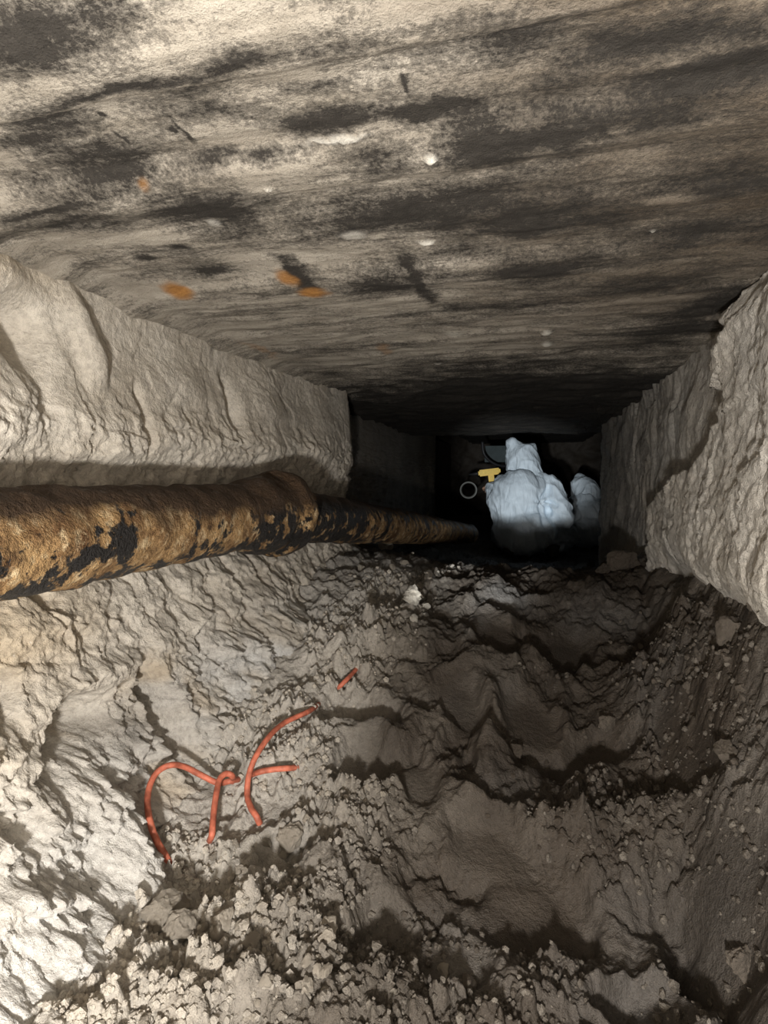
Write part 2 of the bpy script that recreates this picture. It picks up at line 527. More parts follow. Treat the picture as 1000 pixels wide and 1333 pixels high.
def floor_height(x, y, detail=True):
    h = floor_base(x, y)
    wx = x + .045 * fbm(x * 8, y * 7, x * 0 + 1.5, 3); wy = y + .055 * fbm(x * 8, y * 7, x * 0 + 8.5, 3)
    for cx, cy, sx, sy, rot, a, p in FEAT_W:
        h = h + a * gauss(wx, wy, cx, cy, sx * .85, sy * 1.1, rot, p)
    fade = sst(.05, .5, y)
    far = sst(1.0, 2.6, y)
    z0 = x * 0
    h = h + .030 * fbm(wx * 6.5, wy * 5, z0 + 2.2, 3) + .012 * (ridged(wx * 9, wy * 7, z0 + 6.1, 3) - 1.0)
    if not detail: return h
    cm = crumb_mask(x, y)
    near = 1 - far * .5
    # torn clay: stepped slips
    s, e = facets(wx * 16, wy * 11, 3, .9, .5)
    h = h + .011 * s * (0.15 + .75 * cm)
    h = h + .011 * fbm(x * 42, y * 38, z0, 5, .58) * (.55 + .45 * cm)
    h = h + .017 * fbm((wx * .85 + wy * .5) * 17, (-wx * .5 + wy * .85) * 10, z0 + 4, 3) * sst(.2, .6, y)
    # smears: ridges dragged obliquely through the damp clay
    u_, v_ = wx * .8 + wy * .6, -wx * .6 + wy * .8
    h = h + .012 * (ridged(u_ * 6, v_ * 20, z0 + 3, 3, .45) - .9) * (1 - cm) * sst(.45, .8, y) * sst(2.3, 1.5, y)
    jx = x + .006 * fbm(x * 60, y * 60, z0 + 5, 2); jy = y + .006 * fbm(x * 60, y * 60, z0 + 9, 2)
    c = .030 * crumbs(jx * 32, jy * 32, 2, .45) + .016 * crumbs(jx * 70, jy * 70, 5, .7) + .009 * crumbs(jx * 135, jy * 135, 8, .8)
    h = h + c * sst(.25, .8, cm) * near * fade
    h = h + .0035 * crumbs(jx * 120, jy * 120, 4, .3) * fade
    # trodden prints: smooth pressed bowls with a pushed-up rim
    ex = x + .008 * fbm(x * 25, y * 25, z0 + 71, 3); ey = y + .008 * fbm(x * 25, y * 25, z0 + 77, 3)
    for cx, cy, sx, sy, rot, dep, b0 in PRINT_W:
        m = gauss(ex, ey, cx, cy, sx, sy, rot, 6)
        rim = gauss(ex, ey, cx, cy, sx * 1.25, sy * 1.25, rot, 6) - m
        bowl = b0 - dep + (x - cx) * PRINT_G[(cx, cy)][0] + (y - cy) * PRINT_G[(cx, cy)][1]
        h = h * (1 - m) + bowl * m + .007 * rim
    return h


fx = np.concatenate([np.linspace(-.95, -.58, 60, endpoint=False), np.linspace(-.58, .45, 620, endpoint=False), np.linspace(.45, .75, 50)])
fy = spacing([(-1.2, .3, 60, False), (.3, 2.6, 760, True), (2.6, 7.8, 140, True)])
X, Y = np.meshgrid(fx, fy, indexing='xy')
x, y = X.ravel(), Y.ravel()
hz = floor_height(x, y)
cm = crumb_mask(x, y)
tone = np.clip(1.02 - .70 * sst(-.16, -.42, x) * sst(2.0, 1.1, y) - .12 * sst(.22, .36, x) - .20 * cm * sst(.05, -.2, x)
               + .14 * fbm(x * 5, y * 5, x * 0 + 7, 3), 0, 1)
grey = np.clip(.25 * sst(-.2, -.45, x) + .2 * fbm(x * 4, y * 4, x * 0, 2), 0, 1)
me = grid_mesh('floor', np.stack([x, y, hz + CAMZ], 1), len(fy), len(fx), {'tone': tone, 'grey': grey, 'ochre': x * 0}, flip=True)
floor_o = tag(link('floor', me, M_DIRT), kind='structure')

# ------------------------------------------------------------------ left wall
LZ = np.array([.34, .27, .2, .13, .06, 0, -.07, -.14, -.2, -.26, -.32, -.4, -.5, -.6, -.75])
LY = np.array([-1.2, .1, .40, .52, .62, .80, 1.0, 1.35, 1.70, 1.80, 1.92, 3.0, 4.3, 4.6, 6.3])
_up_p = [-.600, -.585, -.588, -.574, -.553, -.578, -.606, -.600, -.578]
LX = np.array([
    _up_p + [-.56, -.54, -.50, -.44, -.38, -.3],
    _up_p + [-.55, -.53, -.46, -.36, -.32, -.3],
    _up_p + [-.555, -.525, -.445, -.345, -.31, -.3],
    _up_p + [-.570, -.560, -.480, -.395, -.34, -.3],
    _up_p + [-.565, -.560, -.510, -.440, -.40, -.37],
    _up_p + [-.550, -.525, -.470, -.410, -.37, -.34],
    [-.600, -.585, -.585, -.570, -.548, -.572, -.600, -.59, -.555, -.515, -.475, -.420, -.36, -.32, -.3],
    [-.595, -.580, -.58, -.562, -.540, -.562, -.588, -.58, -.550, -.520, -.480, -.430, -.38, -.34, -.3],
    [-.575, -.560, -.555, -.550, -.548, -.555, -.570, -.57, -.545, -.52, -.49, -.45, -.4, -.36, -.3],
    [-.60, -.59, -.58, -.575, -.57, -.575, -.59, -.58, -.56, -.53, -.50, -.47, -.42, -.4, -.36],
    [-.74, -.74, -.74, -.74, -.74, -.74, -.74, -.70, -.66, -.63, -.6, -.56, -.52, -.5, -.48],
    [-.76] * 15, [-.70] * 15, [-.9] * 15, [-1.0] * 15])


def bil(yv, zv, YS, ZS, T):
    zi = np.interp(zv, ZS[::-1], np.arange(len(ZS))[::-1]); yi = np.interp(yv, YS, np.arange(len(YS)))
    z0 = np.clip(zi.astype(int), 0, len(ZS) - 2); y0 = np.clip(yi.astype(int), 0, len(YS) - 2)
    fz, fy_ = zi - z0, yi - y0
    fz = fz * fz * (3 - 2 * fz); fy_ = fy_ * fy_ * (3 - 2 * fy_)
    return (T[y0, z0] * (1 - fz) + T[y0, z0 + 1] * fz) * (1 - fy_) + (T[y0 + 1, z0] * (1 - fz) + T[y0 + 1, z0 + 1] * fz) * fy_


# (px, py, size along tunnel, height, turn, bulge)
LFEAT = [(45, 430, .035, .045, .4, -.050, 3), (118, 440, .022, .06, .3, .024, 3), (20, 360, .03, .03, 0, .02, 2), (190, 545, .010, .05, .1, -.020, 2.5), (150, 590, .05, .02, 0, .012, 2),
         (310, 530, .022, .055, .1, -.030, 2.5), (350, 520, .09, .07, .1, .020, 3), (420, 560, .09, .10, 0, .014, 2), (75, 590, .02, .05, 0, -.012, 2),
         (250, 500, .06, .05, 0, .012, 2), (70, 520, .012, .03, 0, -.012, 2),
         (60, 915, .020, .022, 0, -.06, 4), (150, 945, .045, .030, 0, -.07, 4), (232, 940, .024, .075, .1, -.085, 4), (120, 885, .12, .02, 0, .020, 3), (200, 1010, .03, .05, 0, -.03, 3), (60, 1010, .035, .05, 0, .030, 3),
         (130, 1080, .03, .05, 0, .034, 3), (185, 1110, .022, .05, 0, -.030, 3), (20, 950, .03, .03, 0, .020, 2), (330, 850, .09, .10, 0, .030, 3.5),
         (300, 840, .012, .12, .15, -.020, 2.5), (370, 780, .012, .05, 0, -.016, 2.5), (250, 830, .05, .05, 0, .016, 2), (420, 780, .07, .05, 0, .012, 3),
         (60, 820, .10, .03, 0, .010, 2), (30, 1060, .02, .06, 0, -.02, 2.5), (105, 1180, .03, .05, 0, .02, 2), (150, 1240, .02, .04, 0, -.02, 2)]
LFEAT_W = []
for f in LFEAT:
    p = at(f[0], f[1], 0, -.565 if f[1] < 900 else -.50)
    LFEAT_W.append((p[1], p[2]) + f[2:])


def left_x(yv, zv, detail=True):
    b = bil(yv, zv, LY, LZ, LX)
    o = yv * 0
    wy = yv + .02 * fbm(yv * 8, zv * 8, o + 3, 2); wz = zv + .02 * fbm(yv * 8, zv * 8, o + 11, 2)
    for cy, cz, sy, sz, rot, a, p in LFEAT_W: b = b + a * gauss(wy, wz, cy, cz, sy, sz, rot, p)
    low = sst(-.16, -.30, zv)
    smooth_top = sst(.03, .14, zv + .05 * fbm(yv * 7, zv * 4, o + 51, 3))
    amp = (1 - .75 * smooth_top)
    f1, e1 = facets(wy * 7.5, wz * 6.5, 1, .8, .5)
    f2, e2 = facets(wy * 13 + wz * 5, wz * 15, 6, 1.0, .5)
    f3, e3 = facets(wy * 34 + wz * 14, wz * 46, 9, 1.1, .5)
    b = b + amp * (.020 * f1 + .013 * f2 + .0065 * f3)
    b = b + amp * (.010 * fbm(wy * 14, wz * 11, o + 5, 3) + .0085 * fbm(yv * 38, zv * 48, o + 15, 5, .6))
    b = b + low * (.012 * fbm(yv * 22, zv * 20, o + 61, 5, .6) + .008 * facets(wy * 26, wz * 24, 12, 1.0, .6)[0])
    crack = sst(.70, .97, ridged(wy * 8, wz * 4.5, o + 14, 2) / 1.5)
    b = b - amp * .012 * crack * (1 - low)
    jy = yv + .005 * fbm(yv * 60, zv * 60, o + 5, 2); jz = zv + .005 * fbm(yv * 60, zv * 60, o + 9, 2)
    cr = .026 * crumbs(jy * 48, jz * 48, 3, .5) + .011 * crumbs(jy * 110, jz * 110, 7, .7)
    cmask = sst(-.22, -.32, zv) * sst(-.2, .2, fbm(yv * 9, zv * 9, o + 21, 2) + .16) * sst(1.3, .8, yv)
    return b + cr * cmask


wy_ = spacing([(-1.2, .3, 40, False), (.3, 2.2, 640, True), (2.2, 7.8, 160, True)])
wz_ = np.linspace(-.72, .40, 460)
YY, ZZ = np.meshgrid(wy_, wz_, indexing='ij')
yv, zv = YY.ravel(), ZZ.ravel()
xv = left_x(yv, zv)
o = yv * 0
tone = np.clip(.04 + .55 * sst(1.72, 1.9, yv) + .35 * sst(2.6, 4.0, yv) + .16 * fbm(yv * 5, zv * 5, o, 3) + .18 * sst(-.2, -.35, zv) * sst(.5, .8, yv), 0, 1)  # recess past the bulge and far end darkened: shade painted into the tone
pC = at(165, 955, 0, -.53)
tone = np.maximum(tone, .55 * gauss(yv, zv, pC[1], pC[2], .06, .04, 0, 3))  # browner soil under the ledge, with the recess shade painted in
pA = at(330, 870, 0, -.52)
grey = np.clip(.75 * gauss(yv, zv, pA[1], pA[2], .30, .11, 0, 3) * sst(-.3, .3, fbm(yv * 12, zv * 12, o + 2, 3) + .1)
               + .55 * sst(-.28, -.42, zv) * sst(.75, .55, yv), 0, 1)
ochre = np.clip(.45 * sst(-.08, -.16, zv) * sst(-.26, -.20, zv) * sst(.75, .5, yv) + .30 * sst(.20, .25, zv) * sst(.7, .5, yv)
                + .35 * sst(.15, .5, fbm(yv * 11, zv * 9, o + 31, 3)) * sst(-.2, -.3, zv), 0, 1)
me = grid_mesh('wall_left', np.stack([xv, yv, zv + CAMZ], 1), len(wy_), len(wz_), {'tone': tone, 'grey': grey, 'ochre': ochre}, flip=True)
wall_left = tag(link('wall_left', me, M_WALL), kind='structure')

# ------------------------------------------------------------------ right wall
_edge = np.array([at(px, py, 0, .305)[1:] for px, py in [(990, 330), (985, 370), (976, 450), (957, 530), (938, 600), (915, 628), (880, 625), (855, 640), (848, 700), (846, 740)]])


def right_x(yv, zv):
    o = yv * 0
    b = np.interp(yv, [-1.2, .6, .9, 1.3, 2.0, 3.0, 3.15, 3.4, 4.2, 6.3], [.30, .30, .315, .33, .345, .345, .36, .62, .72, .9])
    wy = yv + .03 * fbm(yv * 6, zv * 6, o + 13, 2); wz = zv + .02 * fbm(yv * 7, zv * 7, o + 17, 2)
    ye = np.interp(-zv, -_edge[:, 1], _edge[:, 0])
    ye = sum(np.interp(-(wz + q), -_edge[:, 1], _edge[:, 0]) for q in (-.04, -.02, 0, .02, .04)) / 5 + .10 * fbm(yv * 5, zv * 14, o + 41, 3)
    prot = sst(.03, -.012, wy - ye)
    b = b - .046 * prot
    b = b + .10 * sst(-.12, -.30, zv) * sst(1.7, 1.3, yv)
    c = at(895, 560, 0, .315); b = b - .016 * gauss(wy, wz, c[1], c[2], .10, .10, 0, 3)
    c = at(980, 410, 0, .30); b = b - .016 * gauss(wy, wz, c[1], c[2], .06, .05, 0, 2)
    f1, e = facets(wy * 8 + wz * 3, wz * 6, 4, .7, .45)
    f2, e = facets(wy * 26 + wz * 12, wz * 12, 8, .9, .4)
    rough = .35 + .65 * prot
    b = b + .014 * f1 + .009 * f2 * rough + .016 * fbm(wy * 7 + wz * 4, wz * 7, o + 25, 5)
    b = b + .005 * fbm(yv * 40, zv * 55, o + 29, 4) * rough
    b = b + .010 * (ridged(yv * 12, zv * 2.6, o + 35, 3) - 1) * sst(1.0, 1.8, yv)
    b = b + .04 * sst(.20, .30, zv) * sst(1.3, .8, yv)
    return b


wz2 = np.linspace(-.66, .40, 380)
YY, ZZ = np.meshgrid(wy_, wz2, indexing='ij')
yv, zv = YY.ravel(), ZZ.ravel()
xv = right_x(yv, zv)
o = yv * 0
ye = np.interp(-zv, -_edge[:, 1], _edge[:, 0])
tone = np.clip(.24 + .14 * sst(-.03, .05, yv - ye) + .25 * fbm(yv * 5, zv * 5, o + 3, 4) + .10 * sst(1.0, 2.0, yv), 0, 1)  # past the bulge edge, the shadow it casts is painted darker
grey = np.clip(.25 + .3 * fbm(yv * 4, zv * 4, o + 8, 2), 0, 1)
me = grid_mesh('wall_right', np.stack([xv, yv, zv + CAMZ], 1), len(wy_), len(wz2), {'tone': tone, 'grey': grey, 'ochre': o})
wall_right = tag(link('wall_right', me, M_WALL), kind='structure')

# ------------------------------------------------------------------ ceiling slab
H = .26
# dark blotches: (px, py, half width px, half height px, strength)
STAINS = [(40, 40, 85, 30, .8), (150, 105, 150, 9, .9), (300, 68, 60, 14, .7), (70, 168, 70, 20, .75), (130, 225, 80, 20, .75), (30, 200, 45, 15, .5),
          (270, 275, 60, 28, .8), (300, 160, 50, 10, .5), (330, 212, 70, 6, .7), (430, 172, 60, 15, .95), (545, 160, 55, 10, .95), (488, 215, 30, 22, .8),
          (480, 80, 60, 40, .45), (580, 60, 100, 28, .55), (690, 50, 60, 30, .7), (640, 196, 70, 20, .95), (740, 180, 70, 16, .8), (560, 275, 130, 22, 1.0),
          (470, 292, 80, 14, .8), (690, 280, 70, 28, .9), (705, 350, 55, 14, .8), (505, 370, 50, 12, .8), (548, 372, 9, 24, 1.0), (870, 55, 110, 24, .8),
          (930, 100, 120, 18, .8), (820, 150, 100, 16, .7), (950, 240, 100, 12, .7), (900, 300, 100, 12, .5), (850, 370, 80, 8, .6), (90, 290, 60, 12, .5),
          (390, 360, 10, 16, 1.1), (226, 323, 12, 3, 1.0), (192, 341, 10, 3, 1.0), (280, 357, 26, 4, .9), (600, 320, 60, 12, .6), (650, 400, 120, 8, .45),
          (700, 505, 170, 14, .75), (620, 540, 120, 10, .8), (880, 430, 50, 16, .7), (930, 395, 40, 14, .9), (800, 520, 60, 18, .6), (640, 475, 110, 5, .5),
          (775, 290, 90, 30, .45), (400, 130, 40, 8, .6), (645, 40, 5, 22, .9), (527, 118, 4, 14, .9), (238, 188, 3, 14, .9), (170, 193, 3, 9, .9), (150, 165, 5, 4, 1), (218, 183, 5, 3, 1),
          (250, 120, 60, 18, .5), (60, 268, 80, 4, .6), (540, 20, 120, 10, .5), (760, 100, 80, 20, .35), (185, 140, 40, 20, .4)]
RUST = [(232, 378, 15, 6, 1.0), (372, 362, 12, 6, .9), (405, 377, 16, 5, 1.0), (190, 240, 9, 4, .5), (340, 455, 5, 9, .3), (500, 455, 8, 5, .4)]
FLECK = [(562, 205, 7, 2.5, 1), (712, 433, 5, 2, 1), (712, 447, 5, 2, 1), (556, 319, 9, 1.5, 1), (460, 310, 14, 4, .55), (570, 473, 4, 1.5, .9),
         (440, 192, 34, 1.5, .6), (590, 437, 9, 2, .5), (850, 305, 3, 1, .7), (278, 296, 6, 4, .4), (350, 245, 4, 1.5, .6)]


def ceil_marks(lst, x, y, p, wob=.0):
    out = x * 0
    for px, py, w, h, s in lst:
        c = at(px, py, 2, H); e = at(px + w, py, 2, H); g = at(px, py + h, 2, H)
        out = np.maximum(out, s * gauss(x, y, c[0], c[1], max(.002, abs(e[0] - c[0]) * 1.25), max(.0015, abs(g[1] - c[1]) * 1.35), 0, p))
    return out


cx_ = np.linspace(-.72, .62, 640)
cy_ = spacing([(-1.2, .24, 40, False), (.24, 3.6, 620, True), (3.6, 7.8, 70, False)])
X, Y = np.meshgrid(cx_, cy_, indexing='xy')
x, y = X.ravel(), Y.ravel()
o = x * 0
wx = x + .020 * fbm(x * 14, y * 22, o + 2, 3); wy = y + .012 * fbm(x * 14, y * 22, o + 7, 3)
stain_shade = .85 * ceil_marks(STAINS, wx, wy, 2.0) + .38 * fbm(x * 3.5, y * 13, o + 4, 4) + .28 + .16 * fbm(x * 11, y * 24, o + 44, 3) + .7 * sst(1.1, 2.4, y)  # stains, plus a ramp darkening the far end against the spot's light
stain_shade = np.clip(stain_shade, 0, 1)
rust = np.clip(ceil_marks(RUST, wx, wy, 5), 0, 1)
fleck = np.clip(ceil_marks(FLECK, x + .004 * fbm(x * 90, y * 160, o, 3), y + .004 * fbm(x * 90, y * 160, o + 5, 3), 4), 0, 1)
brown = np.clip(sst(-.16, .10, x + .10 * fbm(x * 5, y * 8, o + 19, 3)) * .8 * sst(1.6, .6, y) + .3 * fbm(x * 5, y * 12, o + 23, 3), 0, 1)  # brown of the slab, deepened rightwards to paint in lamp falloff
z = o + H
# board marks running across the tunnel
for px, py, a, w in [(300, 95, .008, .010), (480, 187, -.006, .010), (640, 150, .004, .02), (300, 262, .004, .012), (700, 330, -.005, .02)]:
    c = at(px, py, 2, H)
    yy = y - c[1] - .012 * fbm(x * 3, y * 2, o + px, 3)
    z = z + a * np.tanh(yy / w) * np.exp(-(yy / .09) ** 2)
str_far = sst(.9, 1.8, y)
z = z + .010 * fbm(x * 2.2, y * 7, o + 5, 3) + .0035 * fbm(x * 12, y * 34, o + 9, 4)
z = z + str_far * (.016 * (ridged(x * 1.8, y * 6.5, o + 3, 4) - 1) + .010 * fbm(x * 5, y * 16, o + 9, 3))
s_, e_ = facets(wx * 4, wy * 16, 5, .4, .5)
z = z + .006 * s_ * sst(.5, 1.2, y)
z = z + .008 * sst(.2, .3, x) * facets(wx * 18, wy * 22, 2, .8, .6)[0]
z = z - .015 * sst(-.535, -.60, x) * sst(1.9, 1.5, y)                       # the slab edge sinks into the left bank
z = z + .16 * sst(3.55, 3.8, y + .15 * fbm(x * 5, y * 2, o, 2))            # the slab breaks off above the pit
z = z - .004 * fleck
me = grid_mesh('ceiling', np.stack([x, y, z + CAMZ], 1), len(cy_), len(cx_), {'stain_shade': stain_shade, 'rust': rust, 'fleck': fleck, 'brown': brown})
ceiling = tag(link('ceiling', me, M_CEIL), kind='structure')


# ------------------------------------------------------------------ end walls of the run (dark earth)
def end_wall(name, yw, amp):
    gx = np.linspace(-1.3, 1.2, 120); gz = np.linspace(-.8, .6, 80)
    A, B = np.meshgrid(gx, gz, indexing='xy')
    a, b = A.ravel(), B.ravel()
    d = amp * (.10 * fbm(a * 3, b * 3, a * 0 + yw, 4) + .05 * facets(a * 6, b * 6, 2, .8, .6)[0])
    m = grid_mesh(name, np.stack([a, yw + d, b + CAMZ], 1), len(gz), len(gx),
                  {'tone': np.full(a.shape, 1.0), 'grey': a * 0, 'ochre': a * 0}, flip=(yw < 0))
    return tag(link(name, m, M_DIRT), kind='structure')


end_wall('wall_back', 7.4, 1.0)
end_wall('wall_front', -1.1, 1.0)


# ------------------------------------------------------------------ tubes, stones
def tube_mesh(name, pts, radii, sides=24, closed_ends=True, attr_fn=None, wob=0.0):
    pts = [Vector(p) for p in pts]
    n = len(pts)
    V = []
    side = Vector((1, 0, 0))
    fr = []
    for i in range(n):
        t = (pts[min(i + 1, n - 1)] - pts[max(i - 1, 0)]).normalized()
        if i == 0 and abs(t.dot(side)) > .9: side = Vector((0, 0, 1))
        side = (side - t * t.dot(side)).normalized()
        fr.append((side.copy(), t.cross(side)))
    for i in range(n):
        for k in range(sides):
            a = 2 * math.pi * k / sides
            V.append(pts[i] + (fr[i][0] * math.cos(a) + fr[i][1] * math.sin(a)) * radii[i])
    V = np.array([tuple(v) for v in V])
    F = []
    for i in range(n - 1):
        for k in range(sides):
            k2 = (k + 1) % sides
            F.append((i * sides + k, i * sides + k2, (i + 1) * sides + k2, (i + 1) * sides + k))
    if closed_ends:
        F.append(tuple(range(sides))[::-1]); F.append(tuple((n - 1) * sides + k for k in range(sides)))
    if wob:
        c = np.repeat(np.array([tuple(p) for p in pts]), sides, axis=0)
        d = V - c
        ln = np.maximum(np.linalg.norm(d, axis=1), 1e-6)[:, None]
        nz = fbm(V[:, 0] * 22, V[:, 1] * 22, V[:, 2] * 22, 5)
        V = V + d / ln * (nz * wob)[:, None]
    me = bpy.data.meshes.new(name)
    me.from_pydata([tuple(v) for v in V], [], F)
    if attr_fn:
        for k, fn in attr_fn.items():
            a = me.attributes.new(k, 'FLOAT', 'POINT')
            a.data.foreach_set('value', fn(V).astype(np.float32))
    return me


def spline(pts, n):
    """Catmull-Rom through pts."""
    P = np.array(pts, float)
    P = np.vstack([2 * P[0] - P[1], P, 2 * P[-1] - P[-2]])
    out = []
    m = len(pts) - 1
    for i in range(m):
        p0, p1, p2, p3 = P[i:i + 4]
        for t in np.linspace(0, 1, n, endpoint=False):
            out.append(.5 * ((2 * p1) + (-p0 + p2) * t + (2 * p0 - 5 * p1 + 4 * p2 - p3) * t * t + (-p0 + 3 * p1 - 3 * p2 + p3) * t ** 3))
    out.append(P[-2])
    return out


# ------------------------------------------------------------------ cast iron drain pipe along the left wall
PA, PB, PC = np.array([-.53, .10, -.064]), np.array([-.486, 1.018, -.073]), np.array([-.35, 3.42, -.345])
W = lambda p: (p[0], p[1], p[2] + CAMZ)
pipe = empty('drain_pipe', W(PA))
tag(pipe, 'long rusty cast iron drain pipe with a bell joint running along the left wall', 'pipe')


def along(a, b, n): return [a + (b - a) * t for t in np.linspace(0, 1, n)]


def upness(V, a, b):
    d = b - a
    t = ((V - a) @ d) / (d @ d)
    return (V[:, 2] - (a[2] + d[2] * t))


def tar_near(V):
    v = V - np.array([0, 0, CAMZ])
    u = upness(v, PA, PB) / .057
    return .20 + .55 * gauss(v[:, 1], u, .50, -.35, .05, .30) + .5 * gauss(v[:, 1], u, .56, .0, .02, .4) + .75 * gauss(v[:, 1], u, .93, -.1, .06, .9) + .45 * sst(-.45, -.9, u)


def crust_shade_near(V):
    v = V - np.array([0, 0, CAMZ])
    u = upness(v, PA, PB) / .057
    return np.clip(1.0 * sst(-.1, .75, u + .9 * fbm(v[:, 0] * 12, v[:, 1] * 9, v[:, 2] * 12, 4)), 0, 1)  # upper side darker: shade painted over the crust


def tar_far(V):
    v = V - np.array([0, 0, CAMZ])
    u = upness(v, PB, PC) / .057
    return .30 + .30 * sst(1.9, 1.2, v[:, 1]) + .2 * sst(.0, .6, u)


def crust_shade_far(V):
    v = V - np.array([0, 0, CAMZ])
    u = upness(v, PB, PC) / .057
    return np.clip(.55 * sst(.3, .8, u), 0, 1)


R = .057
pipe_inv = Matrix.Translation(Vector(W(PA))).inverted()


def pipe_part(name, pts, rad, attr):
    me = tube_mesh(name, [W(p) for p in pts], rad, 72, True, attr, .0065)
    me.transform(pipe_inv)
    return link(name, me, M_PIPE, pipe)


dAB = (PB - PA) / np.linalg.norm(PB - PA)
dBC = (PC - PB) / np.linalg.norm(PC - PB)
pipe_part('barrel', along(PA, PB, 150), [R] * 150, {'tar': tar_near, 'crust_shade': crust_shade_near})
pipe_part('barrel', along(PB, PC, 220), [R * (.98 + .05 * math.exp(-((i - 110) / 60) ** 2)) for i in range(220)], {'tar': tar_far, 'crust_shade': crust_shade_far})
prof = [(-.150, .057), (-.125, .060), (-.100, .067), (-.075, .071), (-.04, .0715), (-.014, .0715), (-.006, .079), (-.001, .084), (.006, .0855), (.020, .0855), (.028, .083), (.033, .074), (.035, .056)]
sp = spline([(a, b, 0) for a, b in prof], 5)
hub = pipe_part('bell_joint', [PB + dAB * q[0] for q in sp], [q[1] for q in sp], {'tar': lambda V: tar_near(V) * .5 + .28, 'crust_shade': crust_shade_near})
hub['label'] = 'swollen bell joint with a raised rim, half tar black'

# ------------------------------------------------------------------ orange extension cord
def first_hit(px, py):
    """Distance along the tunnel where a sight line first meets the floor or the left wall."""
    v = ray(px, py); v = v / v[1]
    ts = np.linspace(.35, 2.2, 1500)
    under = ts * v[2] < floor_height(ts * v[0], ts)
    behind = ts * v[0] < left_x(ts, ts * v[2])
    return ts[int(np.argmax(under | behind))]


# (px, py, how far in front of the dirt the cord lies, in metres; negative dips under it)
CORD = [(470, 864, -.03), (455, 881, .012), (446, 890, .012), (432, 903, -.012), (418, 914, -.012), (402, 926, .012), (372, 940, .02), (352, 957, .03), (333, 985, .03), (324, 1010, .025), (322, 1035, .02), (327, 1052, .012), (335, 1065, .006),
        (338, 1085, -.03), (305, 1112, -.04), (275, 1098, -.01), (276, 1086, .012), (279, 1052, .03), (283, 1026, .04), (287, 1013, .045), (295, 1007, .04), (303, 1011, .03), (305, 1022, -.015), (335, 1026, -.03), (385, 1012, -.03),
        (392, 1000, -.015), (376, 1000, .010), (352, 1002, .012), (334, 1006, .010), (318, 1013, -.012), (302, 1016, .018), (284, 1019, .025), (262, 1009, .03), (240, 998, .035), (222, 996, .035), (206, 1004, .03), (196, 1020, .026), (192, 1042, .022),
        (195, 1068, .02), (203, 1092, .016), (217, 1117, .004), (228, 1140, -.03)]
hit = np.array([first_hit(a, b) for a, b, c in CORD])
sm_ = hit.copy()
for _ in range(2): sm_[1:-1] = (sm_[:-2] + sm_[1:-1] * 2 + sm_[2:]) / 4
yc = np.array([min(h, q) - c if c > 0 else h - c for h, q, (_, _, c) in zip(hit, sm_, CORD)])
pts = [at(a, b, 1, y_) for (a, b, c), y_ in zip(CORD, yc)]
sp = spline([W(p) for p in pts], 8)
me = tube_mesh('extension_cord', sp, [.0041] * len(sp), 14)
cord = tag(link('extension_cord', me, M_CORD), 'thin orange extension cord looping out of the crumbly dirt below the pipe', 'cord')


# ------------------------------------------------------------------ stones and clods
def stone_mesh(seed, flat=.7, rough=.28, sub=4, planes=11):
    r = random.Random(seed)
    bm = bmesh.new()
    bmesh.ops.create_icosphere(bm, subdivisions=sub, radius=1)
    V = np.array([v.co[:] for v in bm.verts])
    for _ in range(planes):                                      # broken faces
        n = np.array([r.gauss(0, 1) for _ in range(3)]); n /= np.linalg.norm(n)
        d = r.uniform(.50, .80)
        t = V @ n - d
        V = V - np.outer(np.maximum(t, 0) * .85, n)
    k = seed * 3.7
    V = V * (1 + rough * fbm(V[:, 0] * 1.7 + k, V[:, 1] * 1.7, V[:, 2] * 1.7, 4))[:, None]
    V = V * (1 + .16 * fbm(V[:, 0] * 6 + k, V[:, 1] * 6, V[:, 2] * 6, 4))[:, None]
    V = V * np.array([1, r.uniform(.7, .95), flat])
    for v, c in zip(bm.verts, V): v.co = c
    me = bpy.data.meshes.new('stone')
    bm.to_mesh(me); bm.free()
    return me


STONES = [stone_mesh(s, fl, .30) for s, fl in ((1, .8), (2, .9), (3, .75), (4, .85), (5, .8), (6, .95))]


def drop(px, py, r, idx, mat, name, label, cat, group=None, rot=None, sink=.35, fine=True):
    fx_, fy_ = on_floor(px, py, floor_fine)
    q = rot if rot is not None else rnd.uniform(0, 6.28)
    key = (idx, mat.name)
    if key not in _sm:
        m = STONES[idx].copy(); _sm[key] = m
        m.materials.append(mat)
        m.polygons.foreach_set('use_smooth', np.zeros(len(m.polygons), bool))
    ob = bpy.data.objects.new(name, _sm[key])
    COL.objects.link(ob)
    gz_ = floor_height(np.array([fx_]), np.array([fy_]), fine)[0]
    ob.location = (fx_, fy_, gz_ + CAMZ + r * (.62 - sink))
    ob.scale = (r,) * 3
    ob.rotation_euler = (rnd.uniform(-.35, .35), rnd.uniform(-.35, .35), q)
    return tag(ob, label, cat, group)


